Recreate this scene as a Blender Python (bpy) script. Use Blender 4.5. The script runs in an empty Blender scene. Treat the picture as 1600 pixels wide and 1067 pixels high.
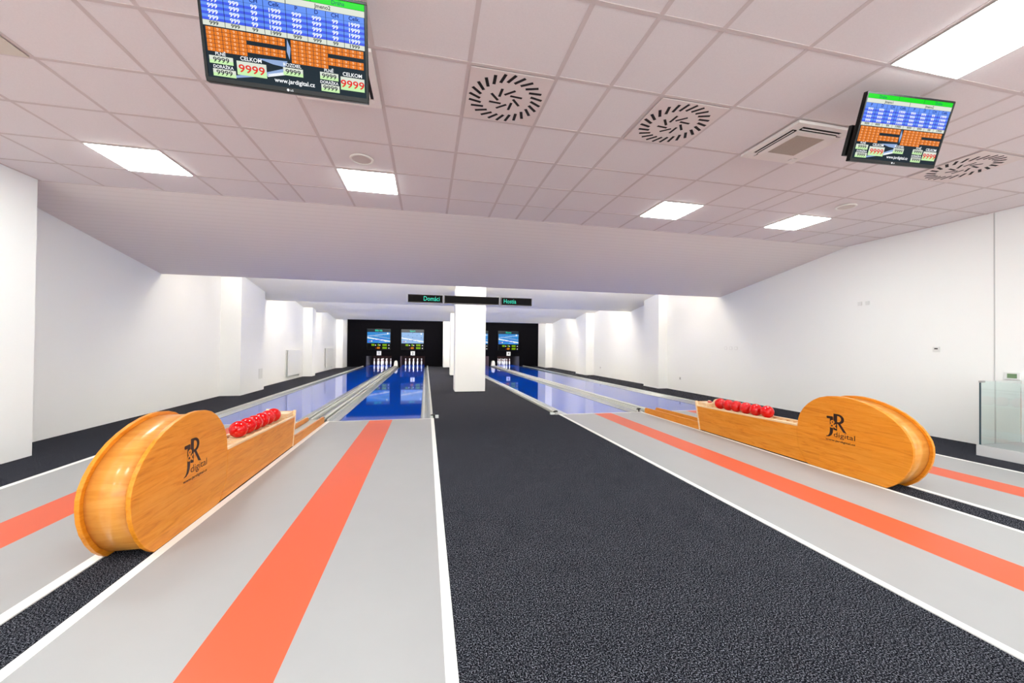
import bpy, math, random
from mathutils import Matrix, Vector
random.seed(7)
PI = math.pi
sc = bpy.context.scene
COL = sc.collection

# ------------------------------------------------------------------ camera
YAW, PITCH, ROLL, CAMH, FPX = 0.21729, 0.00958, 0.00954, 1.4012, 602.8
fw = Vector((math.sin(YAW)*math.cos(PITCH), math.cos(YAW)*math.cos(PITCH), math.sin(PITCH)))
r0 = Vector((math.cos(YAW), -math.sin(YAW), 0)); u0 = r0.cross(fw)
rt = math.cos(ROLL)*r0 + math.sin(ROLL)*u0; up = -math.sin(ROLL)*r0 + math.cos(ROLL)*u0
cam = bpy.data.cameras.new('camera'); cam.lens = FPX/1600*36; cam.sensor_width = 36; cam.clip_start = .05; cam.clip_end = 200
camo = bpy.data.objects.new('camera', cam); COL.objects.link(camo)
camo.matrix_world = Matrix(((rt.x, up.x, -fw.x, 0), (rt.y, up.y, -fw.y, 0), (rt.z, up.z, -fw.z, CAMH), (0, 0, 0, 1)))
sc.camera = camo

# ------------------------------------------------------------------ world, exposure
w = bpy.data.worlds.new('world'); sc.world = w; w.use_nodes = True
w.node_tree.nodes['Background'].inputs[0].default_value = (.9, .92, 1, 1)
w.node_tree.nodes['Background'].inputs[1].default_value = .3
sc.view_settings.view_transform = 'Standard'; sc.view_settings.look = 'None'
sc.view_settings.gamma = 1; sc.view_settings.use_curve_mapping = False
sc.view_settings.exposure = 0.93

PANEL_STRENGTH = 19.5      # ceiling panel luminaires
BACK_STRENGTH = 165.0      # added fill light behind the camera (watts)
COVE_POWER = 145.0          # hidden tubes behind each ceiling step
PIT_POWER = 26.0

def area(name, loc, rot, sx, sy, power, color=(1, 1, 1), spread=PI):
    l = bpy.data.lights.new(name, 'AREA'); l.shape = 'RECTANGLE'; l.size = sx; l.size_y = sy
    l.energy = power; l.color = color; l.spread = spread
    o = bpy.data.objects.new(name, l); COL.objects.link(o); o.location = loc; o.rotation_euler = rot
    return o
# added fill light behind the photographer, brightening walls and ceiling
area('fill_light_behind', (1.6, -3.7, 1.75), (PI/2, 0, 0), 11, 2.6, BACK_STRENGTH, (.93, 1, .99))
# tubes hidden behind the steps of the ceiling, shining down the lanes
for yy, pw in ((9.32, 1.0), (14.08, 1.45), (18.85, 1.55), (23.55, .4)):
    area('cove_tube', (1.4, yy, 3.05), (math.radians(118), 0, 0), 11.6, .16, COVE_POWER*pw, (1, .975, .92), math.radians(115))
for cx, ww in ((-2.85, .9), (-.84, .9), (3.22, .9), (5.27, .9)):
    area('pit_lamp', (cx, 25.55, .98), (math.radians(28), 0, 0), ww, .12, PIT_POWER, (1, .97, .93))

# ------------------------------------------------------------------ materials
def new_mat(name):
    m = bpy.data.materials.new(name); m.use_nodes = True
    return m, m.node_tree, m.node_tree.nodes['Principled BSDF']
def lin(c):
    return tuple((x/255/12.92 if x/255 <= .04045 else ((x/255+.055)/1.055)**2.4) for x in c)
def plain(name, srgb, rough=.5, metal=0., spec=.5, coat=0., noise=0., nscale=20., bump=0.):
    m, nt, b = new_mat(name); c = lin(srgb)
    b.inputs['Base Color'].default_value = (*c, 1); b.inputs['Roughness'].default_value = rough
    b.inputs['Metallic'].default_value = metal; b.inputs['Specular IOR Level'].default_value = spec
    b.inputs['Coat Weight'].default_value = coat; b.inputs['Coat Roughness'].default_value = .06
    if noise or bump:
        tc = nt.nodes.new('ShaderNodeTexCoord'); n = nt.nodes.new('ShaderNodeTexNoise')
        n.inputs['Scale'].default_value = nscale; n.inputs['Detail'].default_value = 3
        nt.links.new(tc.outputs['Object'], n.inputs['Vector'])
        if noise:
            r = nt.nodes.new('ShaderNodeValToRGB')
            r.color_ramp.elements[0].position = .3; r.color_ramp.elements[1].position = .7
            r.color_ramp.elements[0].color = (*[x*(1-noise) for x in c], 1)
            r.color_ramp.elements[1].color = (*[min(1, x*(1+noise)) for x in c], 1)
            nt.links.new(n.outputs['Fac'], r.inputs['Fac']); nt.links.new(r.outputs['Color'], b.inputs['Base Color'])
        if bump:
            bp = nt.nodes.new('ShaderNodeBump'); bp.inputs['Strength'].default_value = bump; bp.inputs['Distance'].default_value = .002
            nt.links.new(n.outputs['Fac'], bp.inputs['Height']); nt.links.new(bp.outputs['Normal'], b.inputs['Normal'])
    return m
SCREEN = .52              # brightness of the lit screens and displays
def emis(name, srgb, s=1.):
    m, nt, b = new_mat(name); c = lin(srgb)
    b.inputs['Base Color'].default_value = (0, 0, 0, 1); b.inputs['Roughness'].default_value = .2
    b.inputs['Specular IOR Level'].default_value = .05
    b.inputs['Emission Color'].default_value = (*c, 1); b.inputs['Emission Strength'].default_value = s if name.startswith('lum') else s*SCREEN
    return m

def carpet_mat():
    m, nt, b = new_mat('carpet_charcoal')
    tc = nt.nodes.new('ShaderNodeTexCoord')
    n = nt.nodes.new('ShaderNodeTexNoise'); n.inputs['Scale'].default_value = 145; n.inputs['Detail'].default_value = 3; n.inputs['Roughness'].default_value = .85
    r = nt.nodes.new('ShaderNodeValToRGB'); e = r.color_ramp.elements
    e[0].position = .45; e[0].color = (.003, .003, .005, 1); e[1].position = .62; e[1].color = (.36, .37, .44, 1)
    k = r.color_ramp.elements.new(.54); k.color = (.022, .022, .031, 1)
    n2 = nt.nodes.new('ShaderNodeTexNoise'); n2.inputs['Scale'].default_value = 5; n2.inputs['Detail'].default_value = 3
    mx = nt.nodes.new('ShaderNodeMix'); mx.data_type = 'RGBA'; mx.blend_type = 'MULTIPLY'; mx.inputs['Factor'].default_value = .35
    for q in (n, n2): nt.links.new(tc.outputs['Object'], q.inputs['Vector'])
    nt.links.new(n.outputs['Fac'], r.inputs['Fac']); nt.links.new(r.outputs['Color'], mx.inputs['A']); nt.links.new(n2.outputs['Fac'], mx.inputs['B'])
    nt.links.new(mx.outputs['Result'], b.inputs['Base Color'])
    b.inputs['Roughness'].default_value = 1; b.inputs['Specular IOR Level'].default_value = 0
    return m
def wood_mat(name, c0, c1, c2, rough=.3, stave=.085, coat=.3, grain=1., axis='Y'):
    """veneer whose grain runs along Y, staves across Z (or curved round)"""
    m, nt, b = new_mat(name)
    tc = nt.nodes.new('ShaderNodeTexCoord'); mp = nt.nodes.new('ShaderNodeMapping')
    mp.inputs['Scale'].default_value = (9, 1.3, 14) if axis == 'Y' else (1.3, 9, 9)
    n = nt.nodes.new('ShaderNodeTexNoise'); n.inputs['Scale'].default_value = 2.2; n.inputs['Detail'].default_value = 7; n.inputs['Roughness'].default_value = .62; n.inputs['Distortion'].default_value = 1.1
    r = nt.nodes.new('ShaderNodeValToRGB'); e = r.color_ramp.elements
    e[0].position = .30; e[0].color = (*lin(c0), 1); e[1].position = .72; e[1].color = (*lin(c2), 1)
    k = e.new(.47); k.color = (*lin(c1), 1)
    nt.links.new(tc.outputs['Object'], mp.inputs['Vector']); nt.links.new(mp.outputs['Vector'], n.inputs['Vector']); nt.links.new(n.outputs['Fac'], r.inputs['Fac'])
    # staves: brick pattern in the (y,z) plane
    sp = nt.nodes.new('ShaderNodeSeparateXYZ'); cb = nt.nodes.new('ShaderNodeCombineXYZ'); br = nt.nodes.new('ShaderNodeTexBrick')
    nt.links.new(tc.outputs['Object'], sp.inputs[0]); nt.links.new(sp.outputs['Y'], cb.inputs['X']); nt.links.new(sp.outputs['Z'], cb.inputs['Y'])
    nt.links.new(cb.outputs[0], br.inputs['Vector'])
    br.inputs['Color1'].default_value = (.86, .86, .86, 1); br.inputs['Color2'].default_value = (1, 1, 1, 1); br.inputs['Mortar'].default_value = (.86, .84, .82, 1)
    br.inputs['Scale'].default_value = 1; br.inputs['Brick Width'].default_value = .55; br.inputs['Row Height'].default_value = stave
    br.inputs['Mortar Size'].default_value = .0008; br.inputs['Bias'].default_value = .2
    mx = nt.nodes.new('ShaderNodeMix'); mx.data_type = 'RGBA'; mx.blend_type = 'MULTIPLY'; mx.inputs['Factor'].default_value = .55*grain
    nt.links.new(r.outputs['Color'], mx.inputs['A']); nt.links.new(br.outputs['Color'], mx.inputs['B'])
    nt.links.new(mx.outputs['Result'], b.inputs['Base Color'])
    b.inputs['Roughness'].default_value = rough; b.inputs['Coat Weight'].default_value = coat; b.inputs['Coat Roughness'].default_value = .12
    b.inputs['Specular IOR Level'].default_value = .35
    return m
def perforated_mat():
    m, nt, b = new_mat('perforated_plasterboard'); c = lin((241, 231, 228))
    tc = nt.nodes.new('ShaderNodeTexCoord'); v = nt.nodes.new('ShaderNodeTexVoronoi'); v.inputs['Randomness'].default_value = 0; v.inputs['Scale'].default_value = 48
    r = nt.nodes.new('ShaderNodeValToRGB'); e = r.color_ramp.elements
    e[0].position = .16; e[0].color = (*[x*.75 for x in c], 1); e[1].position = .24; e[1].color = (*c, 1)
    nt.links.new(tc.outputs['Object'], v.inputs['Vector']); nt.links.new(v.outputs['Distance'], r.inputs['Fac']); nt.links.new(r.outputs['Color'], b.inputs['Base Color'])
    b.inputs['Roughness'].default_value = .9; b.inputs['Specular IOR Level'].default_value = .1
    return m

M = dict(
    carpet=carpet_mat(),
    display=plain('black_display_face', (5, 4, 5), .6, spec=.04),
    wall=plain('white_paint', (250, 250, 249), .75, spec=.2, bump=.08, nscale=220),
    tile=plain('ceiling_tile', (235, 226, 227), .9, spec=.1, noise=.02, nscale=120),
    tbar=plain('ceiling_grid_bar', (214, 200, 199), .7, spec=.2),
    perf=perforated_mat(),
    cove=plain('cove_paint', (253, 247, 233), .85, spec=.1),
    black=plain('black_backdrop', (11, 10, 14), .9, spec=.05),
    matte_black=plain('black_metal', (14, 14, 15), .45),
    plastic_black=plain('black_plastic', (9, 9, 10), .3, spec=.25),
    grey_floor=plain('grey_approach', (168, 167, 168), .42, spec=.3, noise=.015, nscale=3),
    orange=plain('orange_stripe', (220, 93, 58), .42, spec=.35),
    white=plain('white_edge', (246, 244, 240), .45),
    blue=plain('blue_lane_plate', (0, 68, 190), .035, spec=.55),
    alu=plain('brushed_aluminium', (196, 199, 197), .27, metal=.85, noise=.05, nscale=6),
    alu_dark=plain('shadow_joint', (62, 62, 58), .6),
    rail=plain('pale_aluminium_rail', (196, 197, 192), .4, metal=.3),
    wood=wood_mat('orange_veneer', (206, 114, 14), (226, 138, 28), (236, 154, 54), .38, .085, .05),
    band=wood_mat('bent_plywood', (206, 128, 46), (220, 146, 62), (230, 162, 82), .34, 2.0, .3, .3, 'X'),
    rim=plain('lacquered_edge', (222, 134, 40), .25, coat=.5),
    pale=wood_mat('pale_maple', (226, 180, 132), (240, 205, 160), (248, 220, 184), .35, 1.0, .3, .4),
    red=plain('red_ball', (218, 0, 0), .05, spec=.5, coat=.15),
    pin=plain('pin_white', (244, 242, 238), .25, coat=.4),
    pinred=plain('pin_red', (196, 40, 34), .3),
    cord=plain('pin_cord', (120, 60, 55), .8),
    maroon=plain('maroon_curtain', (40, 12, 12), .8),
    cheek=plain('grey_cheek', (34, 33, 36), .5),
    logo=plain('dark_print', (40, 12, 4), .4),
    radiator=plain('radiator_enamel', (253, 253, 252), .35),
    plastic=plain('white_plastic', (232, 232, 230), .4),
    grey_plastic=plain('grey_plastic', (168, 166, 166), .5),
    slot=plain('duct_dark', (22, 12, 14), .8),
    diffuser=plain('diffuser_enamel', (232, 217, 214), .6),
    acwhite=plain('cassette_white', (244, 236, 232), .5),
    spkgrille=plain('speaker_grille', (214, 202, 196), .7, noise=.08, nscale=300),
    acgrille=plain('cassette_grille', (182, 168, 156), .7, noise=.12, nscale=260),
    plinth=plain('grey_plinth', (206, 206, 208), .5),
    signframe=plain('sign_frame', (92, 86, 86), .5),
    seam=plain('panel_seam', (206, 206, 206), .7),
    dsteel=plain('dark_edge_seal', (28, 62, 74), .3),
    panel=emis('luminaire_panel', (247, 255, 250), PANEL_STRENGTH),
    frame=plain('luminaire_frame', (240, 236, 230), .5),
    beige=plain('unlit_panel', (212, 198, 184), .4),
    e_green=emis('led_green', (30, 230, 40), 1.0), e_cream=emis('led_cream', (226, 232, 218), 1.0),
    e_blue=emis('led_blue', (72, 98, 240), 1.0), e_lblue=emis('led_light_blue', (104, 150, 250), 1.0), e_navy=emis('led_navy', (20, 34, 110), 1.),
    e_white=emis('led_white', (250, 252, 255), 1.1), e_dark=emis('led_dark', (30, 44, 54), 1.), e_ink=emis('led_ink', (40, 48, 48), 1.),
    e_orange=emis('led_orange', (236, 128, 40), 1.0), e_peach=emis('led_peach', (255, 196, 150), 1.),
    e_lime=emis('led_lime', (206, 246, 180), 1.0), e_red=emis('led_red', (232, 52, 42), 1.),
    e_swoosh=emis('led_swoosh', (150, 176, 220), 1.0), e_cyan=emis('led_cyan', (20, 226, 190), 1.1),
    e_sky=emis('led_sky', (52, 140, 214), 1.0), e_pale=emis('led_pale_blue', (150, 190, 236), 1.0), e_ygreen=emis('led_yellow_green', (160, 214, 20), 1.2),
    e_amber=emis('led_amber', (250, 150, 20), 1.2), e_grey=emis('led_grey', (96, 98, 104), .9), e_black=emis('led_black', (8, 8, 10), 1.),
    lcd=plain('green_lcd', (118, 148, 110), .3),
)
def glass_mat():
    m, nt, b = new_mat('green_tinted_glass')
    b.inputs['Base Color'].default_value = (.92, .985, .975, 1); b.inputs['Transmission Weight'].default_value = 1
    b.inputs['Roughness'].default_value = .0; b.inputs['IOR'].default_value = 1.45
    return m
M['glass'] = glass_mat()

# ------------------------------------------------------------------ mesh helpers
class MB:
    def __init__(s): s.v = []; s.f = []; s.m = []; s.mats = []; s.sm = []
    def mi(s, mat):
        if mat not in s.mats: s.mats.append(mat)
        return s.mats.index(mat)
    def add(s, vs, fs, mat, smooth=False):
        o = len(s.v); s.v += [tuple(v) for v in vs]; k = s.mi(mat)
        for f in fs: s.f.append(tuple(i+o for i in f)); s.m.append(k); s.sm.append(smooth)
    def box(s, x0, x1, y0, y1, z0, z1, mat):
        v = [(x0, y0, z0), (x1, y0, z0), (x1, y1, z0), (x0, y1, z0), (x0, y0, z1), (x1, y0, z1), (x1, y1, z1), (x0, y1, z1)]
        s.add(v, [(0, 3, 2, 1), (4, 5, 6, 7), (0, 1, 5, 4), (1, 2, 6, 5), (2, 3, 7, 6), (3, 0, 4, 7)], mat)
    def hexa(s, v, mat):
        s.add(v, [(0, 3, 2, 1), (4, 5, 6, 7), (0, 1, 5, 4), (1, 2, 6, 5), (2, 3, 7, 6), (3, 0, 4, 7)], mat)
    def prism(s, poly, a0, a1, mat, axis='X', cap=None, smooth=False):
        """poly: list of 2D points; extruded along axis from a0 to a1"""
        def P(p, a):
            return {'X': (a, p[0], p[1]), 'Y': (p[0], a, p[1]), 'Z': (p[0], p[1], a)}[axis]
        n = len(poly); vs = [P(p, a0) for p in poly] + [P(p, a1) for p in poly]
        s.add(vs, [(i, (i+1) % n, n+(i+1) % n, n+i) for i in range(n)], mat, smooth)
        s.add(vs, [tuple(range(n-1, -1, -1)), tuple(range(n, 2*n))], cap or mat)
    def loft(s, secs, mat, closed=False, smooth=False):
        n = len(secs[0]); vs = [p for q in secs for p in q]; fs = []
        for k in range(len(secs)-1):
            for i in range(n if closed else n-1):
                j = (i+1) % n; fs.append((k*n+i, k*n+j, (k+1)*n+j, (k+1)*n+i))
        s.add(vs, fs, mat, smooth)
    def cyl(s, c, r, h, mat, axis='Z', n=24, r2=None, smooth=True):
        r2 = r if r2 is None else r2
        def P(a, rr, t):
            u, v = rr*math.cos(a), rr*math.sin(a)
            return {'Z': (c[0]+u, c[1]+v, c[2]+t), 'Y': (c[0]+u, c[1]+t, c[2]+v), 'X': (c[0]+t, c[1]+u, c[2]+v)}[axis]
        A = [2*PI*i/n for i in range(n)]; vs = [P(a, r, 0) for a in A] + [P(a, r2, h) for a in A]
        s.add(vs, [(i, (i+1) % n, n+(i+1) % n, n+i) for i in range(n)], mat, smooth)
        s.add(vs, [tuple(range(n-1, -1, -1)), tuple(range(n, 2*n))], mat)
    def lathe(s, prof, mat, n=20, c=(0, 0, 0)):
        vs = []; fs = []
        for r, z in prof: vs += [(c[0]+r*math.cos(2*PI*i/n), c[1]+r*math.sin(2*PI*i/n), c[2]+z) for i in range(n)]
        for k in range(len(prof)-1):
            for i in range(n): j = (i+1) % n; fs.append((k*n+i, k*n+j, (k+1)*n+j, (k+1)*n+i))
        s.add(vs, fs, mat, True)
    def quad2(s, x0, x1, y0, y1, z, mat):
        s.add([(x0, y0, z), (x1, y0, z), (x1, y1, z), (x0, y1, z)], [(0, 1, 2, 3)], mat)
    def text(s, txt, x, y, h, mat, z=0., align='L', sx=1., bold=False, fit=None):
        vs, fs, wd, ht = text_geo(txt, bold)
        k = h/ht0(bold)
        if fit: sx = fit/(wd*k)
        dx = {'L': 0, 'C': -wd*k*sx/2, 'R': -wd*k*sx}[align]
        s.add([(x+dx+a*k*sx, y+b*k, z) for a, b in vs], fs, mat)
    def build(s, name, parent=None, bevel=0., loc=None, matrix=None, auto=False):
        me = bpy.data.meshes.new(name); me.from_pydata(s.v, [], s.f)
        for m in s.mats: me.materials.append(m)
        me.polygons.foreach_set('material_index', s.m); me.polygons.foreach_set('use_smooth', s.sm); me.update()
        import bmesh
        bm = bmesh.new(); bm.from_mesh(me); bmesh.ops.remove_doubles(bm, verts=bm.verts, dist=1e-6) if bevel or auto else None
        if bevel or auto: bmesh.ops.recalc_face_normals(bm, faces=bm.faces)
        bm.to_mesh(me); bm.free()
        o = bpy.data.objects.new(name, me); COL.objects.link(o)
        if matrix is not None: o.matrix_world = matrix
        if loc: o.location = loc
        if parent: o.parent = parent
        if bevel:
            b = o.modifiers.new('bevel', 'BEVEL'); b.width = bevel; b.segments = 2; b.limit_method = 'ANGLE'; b.angle_limit = math.radians(40)
        return o
_tc = {}
def text_geo(txt, bold=False):
    if (txt, bold) in _tc: return _tc[(txt, bold)]
    cu = bpy.data.curves.new('t', 'FONT'); cu.body = txt; cu.size = 1; cu.resolution_u = 3
    if bold: cu.offset = .016
    o = bpy.data.objects.new('t', cu); COL.objects.link(o)
    dg = bpy.context.evaluated_depsgraph_get(); me = o.evaluated_get(dg).to_mesh()
    vs = [(v.co.x, v.co.y) for v in me.vertices]; fs = [tuple(p.vertices) for p in me.polygons]
    o.evaluated_get(dg).to_mesh_clear()
    COL.objects.unlink(o); bpy.data.objects.remove(o); bpy.data.curves.remove(cu)
    x0 = min(v[0] for v in vs); x1 = max(v[0] for v in vs)
    vs = [(a-x0, b) for a, b in vs]
    _tc[(txt, bold)] = (vs, fs, x1-x0, 0); return _tc[(txt, bold)]
_h = {}
def ht0(bold):
    if bold not in _h: _h[bold] = max(v[1] for v in text_geo('H', bold)[0])
    return _h[bold]

def tag(o, label=None, cat=None, group=None, kind=None):
    if label: o['label'] = label
    if cat: o['category'] = cat
    if group: o['group'] = group
    if kind: o['kind'] = kind
    return o
def empty(name, loc=(0, 0, 0), label=None, cat=None, group=None):
    o = bpy.data.objects.new(name, None); COL.objects.link(o); o.location = loc; o.empty_display_size = .1
    return tag(o, label, cat, group)
def copy_tree(o, parent=None):
    c = o.copy(); COL.objects.link(c); c.parent = parent
    for ch in list(o.children): copy_tree(ch, c)
    return c

# ------------------------------------------------------------------ key dimensions
YF = 7.46                      # foul line
YW = 25.10                     # black front wall of the pin decks
XL0, XL1, XR = -4.69, -5.30, 7.97
ZC, YE = 3.374, 5.914
LIP = 2.787
def sh(d, y): return d*(y-YF)/(YW-YF)

# ------------------------------------------------------------------ floor
fl = MB()
fl.box(-5.6, 8.4, -4, YF, -.3, 0, M['carpet'])
fl.box(-5.6, 8.4, YF, 28.6, -.3, -.13, M['carpet'])
def strip(xa, xb, xa2, xb2, y0=YF, y1=28.6, z0=-.13, z1=0.):
    k = (y1-YF)/(YW-YF)
    A, B = xa+(xa2-xa)*k, xb+(xb2-xb)*k
    fl.hexa([(xa, y0, z0), (xb, y0, z0), (B, y1, z0), (A, y1, z0), (xa, y0, z1), (xb, y0, z1), (B, y1, z1), (A, y1, z1)], M['carpet'])
strip(-5.6, -3.95, -5.6, -3.84)
strip(.13, 2.56, .05, 2.29)
strip(6.66, 8.4, 6.34, 8.4)
tag(fl.build('floor'), kind='structure')

# ------------------------------------------------------------------ walls
def wall_poly(name, pts, z0, z1, mat, thick):
    b = MB(); n = len(pts)
    vs = [(x, y, z0) for x, y in pts] + [(x, y, z1) for x, y in pts]
    b.add(vs, [(i, (i+1) % n, n+(i+1) % n, n+i) for i in range(n)], mat)
    b.add(vs, [tuple(range(n-1, -1, -1)), tuple(range(n, 2*n))], mat)
    return b
TOP = 3.75
wl = wall_poly('wall_left', [(-5.9, -4.2), (XL0, -4.2), (XL0, 5.87), (XL1, 5.87), (-5.28, 11.50), (-4.80, 11.50), (-4.80, 13.02),
     (-5.10, 13.02), (-5.10, 17.80), (-4.745, 17.80), (-4.745, 18.32), (-5.08, 18.32), (-5.06, 23.70), (-4.73, 23.85), (-4.73, 28.8), (-5.9, 28.8)], -.3, TOP, M['wall'], 0)
tag(wl.build('wall_left', auto=True), kind='structure')
wr = wall_poly('wall_right', [(8.6, 28.8), (7.40, 28.8), (7.40, 25.0), (7.33, 25.0), (7.33, 23.35), (7.77, 23.35), (7.87, 18.5), (7.42, 18.5), (7.45, 17.3),
     (7.86, 17.3), (7.95, 12.45), (7.575, 12.45), (7.565, 11.54), (7.90, 11.54), (XR, 5.5), (XR, -4.2), (8.6, -4.2)], -.3, TOP, M['wall'], 0)
wr = wr.build('wall_right', auto=True); tag(wr, kind='structure')
sm = MB(); sm.box(XR-.004, XR+.01, 3.912, 3.926, 0, ZC, M['seam']); tag(sm.build('trim_1'), kind='structure')
wb = MB(); wb.box(-5.9, 8.6, -4.4, -4.2, -.3, TOP, M['wall']); tag(wb.build('wall_back'), kind='structure')

# black wall above and between the pin decks
LANES = [  # near centre, far shift, half width
    dict(n=1, c=-2.995, d=.115, hw=.715), dict(n=2, c=-.81, d=-.045, hw=.71), dict(n=3, c=3.52, d=-.27, hw=.69), dict(n=4, c=5.63, d=-.32, hw=.70)]
WHICH = {1: 'the leftmost lane', 2: 'the second lane from left', 3: 'the lane hidden behind the column', 4: 'the rightmost lane'}
for L in LANES: L['fc'] = L['c']+L['d']; L['w'] = WHICH[L['n']]
wf = MB(); ops = [(L['fc']-.755, L['fc']+.755) for L in LANES]
edges = [-4.73] + [e for o in ops for e in o] + [7.40]
for i in range(0, len(edges), 2): wf.box(edges[i], edges[i+1], YW, YW+.12, -.13, .66, M['black'])
wf.box(-4.73, 7.40, YW, YW+.12, .66, TOP, M['black'])
wf.box(-4.73, 7.40, 28.5, 28.6, -.13, TOP, M['black'])
tag(wf.build('wall_far'), kind='structure')

# ------------------------------------------------------------------ ceiling
T = .647; Y0 = 2.695
cols = [-4.68, -4.03, -3.38, -2.707, -2.025, -1.690, -1.031, -.3755, .2704, .9157, 1.3449, 1.7832, 2.4408, 3.1072, 3.7588, 4.43, 4.70, 5.345, 5.99, 6.637, 7.284, 7.93]
rows = [Y0+T*k for k in range(-11, 5)] 
ce = MB()
ce.box(-5.9, 8.6, -4.4, YE, ZC+.006, TOP, M['tile'])
for x in cols: ce.box(x-.015, x+.015, -4.2, YE, ZC+.0035, ZC+.0072, M['tbar'])
for y in rows: ce.box(-4.69, XR, y-.014, y+.014, ZC+.0033, ZC+.0072, M['tbar'])
ce.box(-5.3, XR, YE-.02, YE, ZC+.0030, ZC+.0072, M['tbar'])
tag(ce.build('ceiling'), kind='structure')
def slope(name, y0, z0, y1, z1, mat, face):
    b = MB()
    b.prism([(y0, z0), (y1, z1), (y1+.03, z1), (y1+.03, TOP), (y0, TOP)], -5.6, 8.3, mat, 'X')
    o = b.build(name, auto=True); tag(o, kind='structure'); return o
slope('trim_2', YE, ZC, 9.18, LIP, M['perf'], None)
slope('trim_3', 9.21, 3.575, 13.97, LIP, M['cove'], None)
slope('trim_4', 14.0, 3.44, 18.7, LIP, M['cove'], None)
slope('trim_5', 18.73, 3.38, 23.4, LIP, M['cove'], None)
slope('trim_6', 23.43, 3.38, 28.5, LIP, M['cove'], None)

# ------------------------------------------------------------------ square columns
def column(x0, x1, y0, y1, top, label):
    b = MB(); b.box(x0, x1, y0, y1, 0, top, M['wall'])
    o = b.build('square_column', loc=None, bevel=.004); tag(o, label, 'column', 'white columns along the middle aisle')
column(.83, 1.738, 11.60, 12.25, 3.172, 'nearest white square column in the carpet aisle, carrying the black displays')
column(1.055, 1.90, 17.85, 18.45, 2.835, 'second white column, a thin strip seen left of the nearest column')
column(.985, 1.80, 24.10, 24.70, 2.85, 'farthest white column, beside the black wall of lane 2')

# ------------------------------------------------------------------ approaches
def approach(n, outer0, in0, in1, outer1, s0, s1, label):
    e = empty('bowling_approach', ((outer0+outer1)/2, 3.0, 0), label, 'approach', 'grey approaches before the foul lines')
    ox = (outer0+outer1)/2; z = .006
    def pc(nm, a, b_, y0, y1, mt, lab=None, zz=z):
        q = MB(); q.box(a-ox, b_-ox, y0-3, y1-3, 0.0, zz, mt); o = q.build(nm, e)
        if lab: o['label'] = lab
    pc('surface', in0, s0, -2.4, YF-.03, M['grey_floor']); pc('surface', s1, in1, -2.4, YF-.03, M['grey_floor'])
    pc('center_stripe', s0, s1, -2.4, YF-.03, M['orange'], 'orange stripe')
    pc('border', outer0, in0, -2.4, YF, M['white'], 'white border strip', .0075); pc('border', in1, outer1, -2.4, YF, M['white'], 'white border strip', .0075)
    pc('foul_line', in0, in1, YF-.03, YF, M['white'], 'white foul line')
approach(1, -3.942, -3.88, -2.10, -2.030, -3.165, -2.775, 'grey approach with orange stripe at far left, behind the left ball return')
approach(2, -1.745, -1.684, .092, .146, -1.0, -.60, 'grey approach with orange stripe between left ball return and middle carpet')
approach(3, 2.638, 2.686, 4.455, 4.498, 3.385, 3.768, 'grey approach with orange stripe between middle carpet and right ball return')
approach(4, 4.800, 4.852, 6.60, 6.65, 5.545, 5.915, 'grey approach with orange stripe at far right, behind the right ball return')

# ------------------------------------------------------------------ lanes
GZ = .05
def sections(pts, d, y0=YF+.005, y1=YW-.01, steps=1):
    out = []
    for k in range(steps+1):
        y = y0+(y1-y0)*k/steps; out.append([(x+sh(d, y), y, z) for x, z in pts])
    return out
def solid(b, pts, d, mat, y0=YF+.005, y1=YW-.01, smooth=False):
    """closed profile pts swept down the lane"""
    s = sections(pts, d, y0, y1); n = len(pts); b.loft(s, mat, True, smooth)
    b.add(s[0], [tuple(range(n-1, -1, -1))], mat); b.add(s[1], [tuple(range(n))], mat)
def gutter_profile(x0, x1, zt0, zt1, depth=-.055, n=8):
    top = []
    for i in range(n+1):
        t = i/n; x = x0+(x1-x0)*t; zz = depth+(1-math.sin(PI*t)**.7)*((zt0 if t < .5 else zt1)-depth)
        top.append((x, zz))
    return top + [(x1, -.125), (x0, -.125)]
labs = {1: 'glossy blue lane 1, leftmost, running to the pins under plate 1', 2: 'glossy blue lane 2 left of the middle aisle, running to the pins under plate 2',
        3: 'glossy blue lane 3 right of the middle aisle, running behind the column', 4: 'glossy blue lane 4, rightmost, running to the pins under plate 4'}
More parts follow.
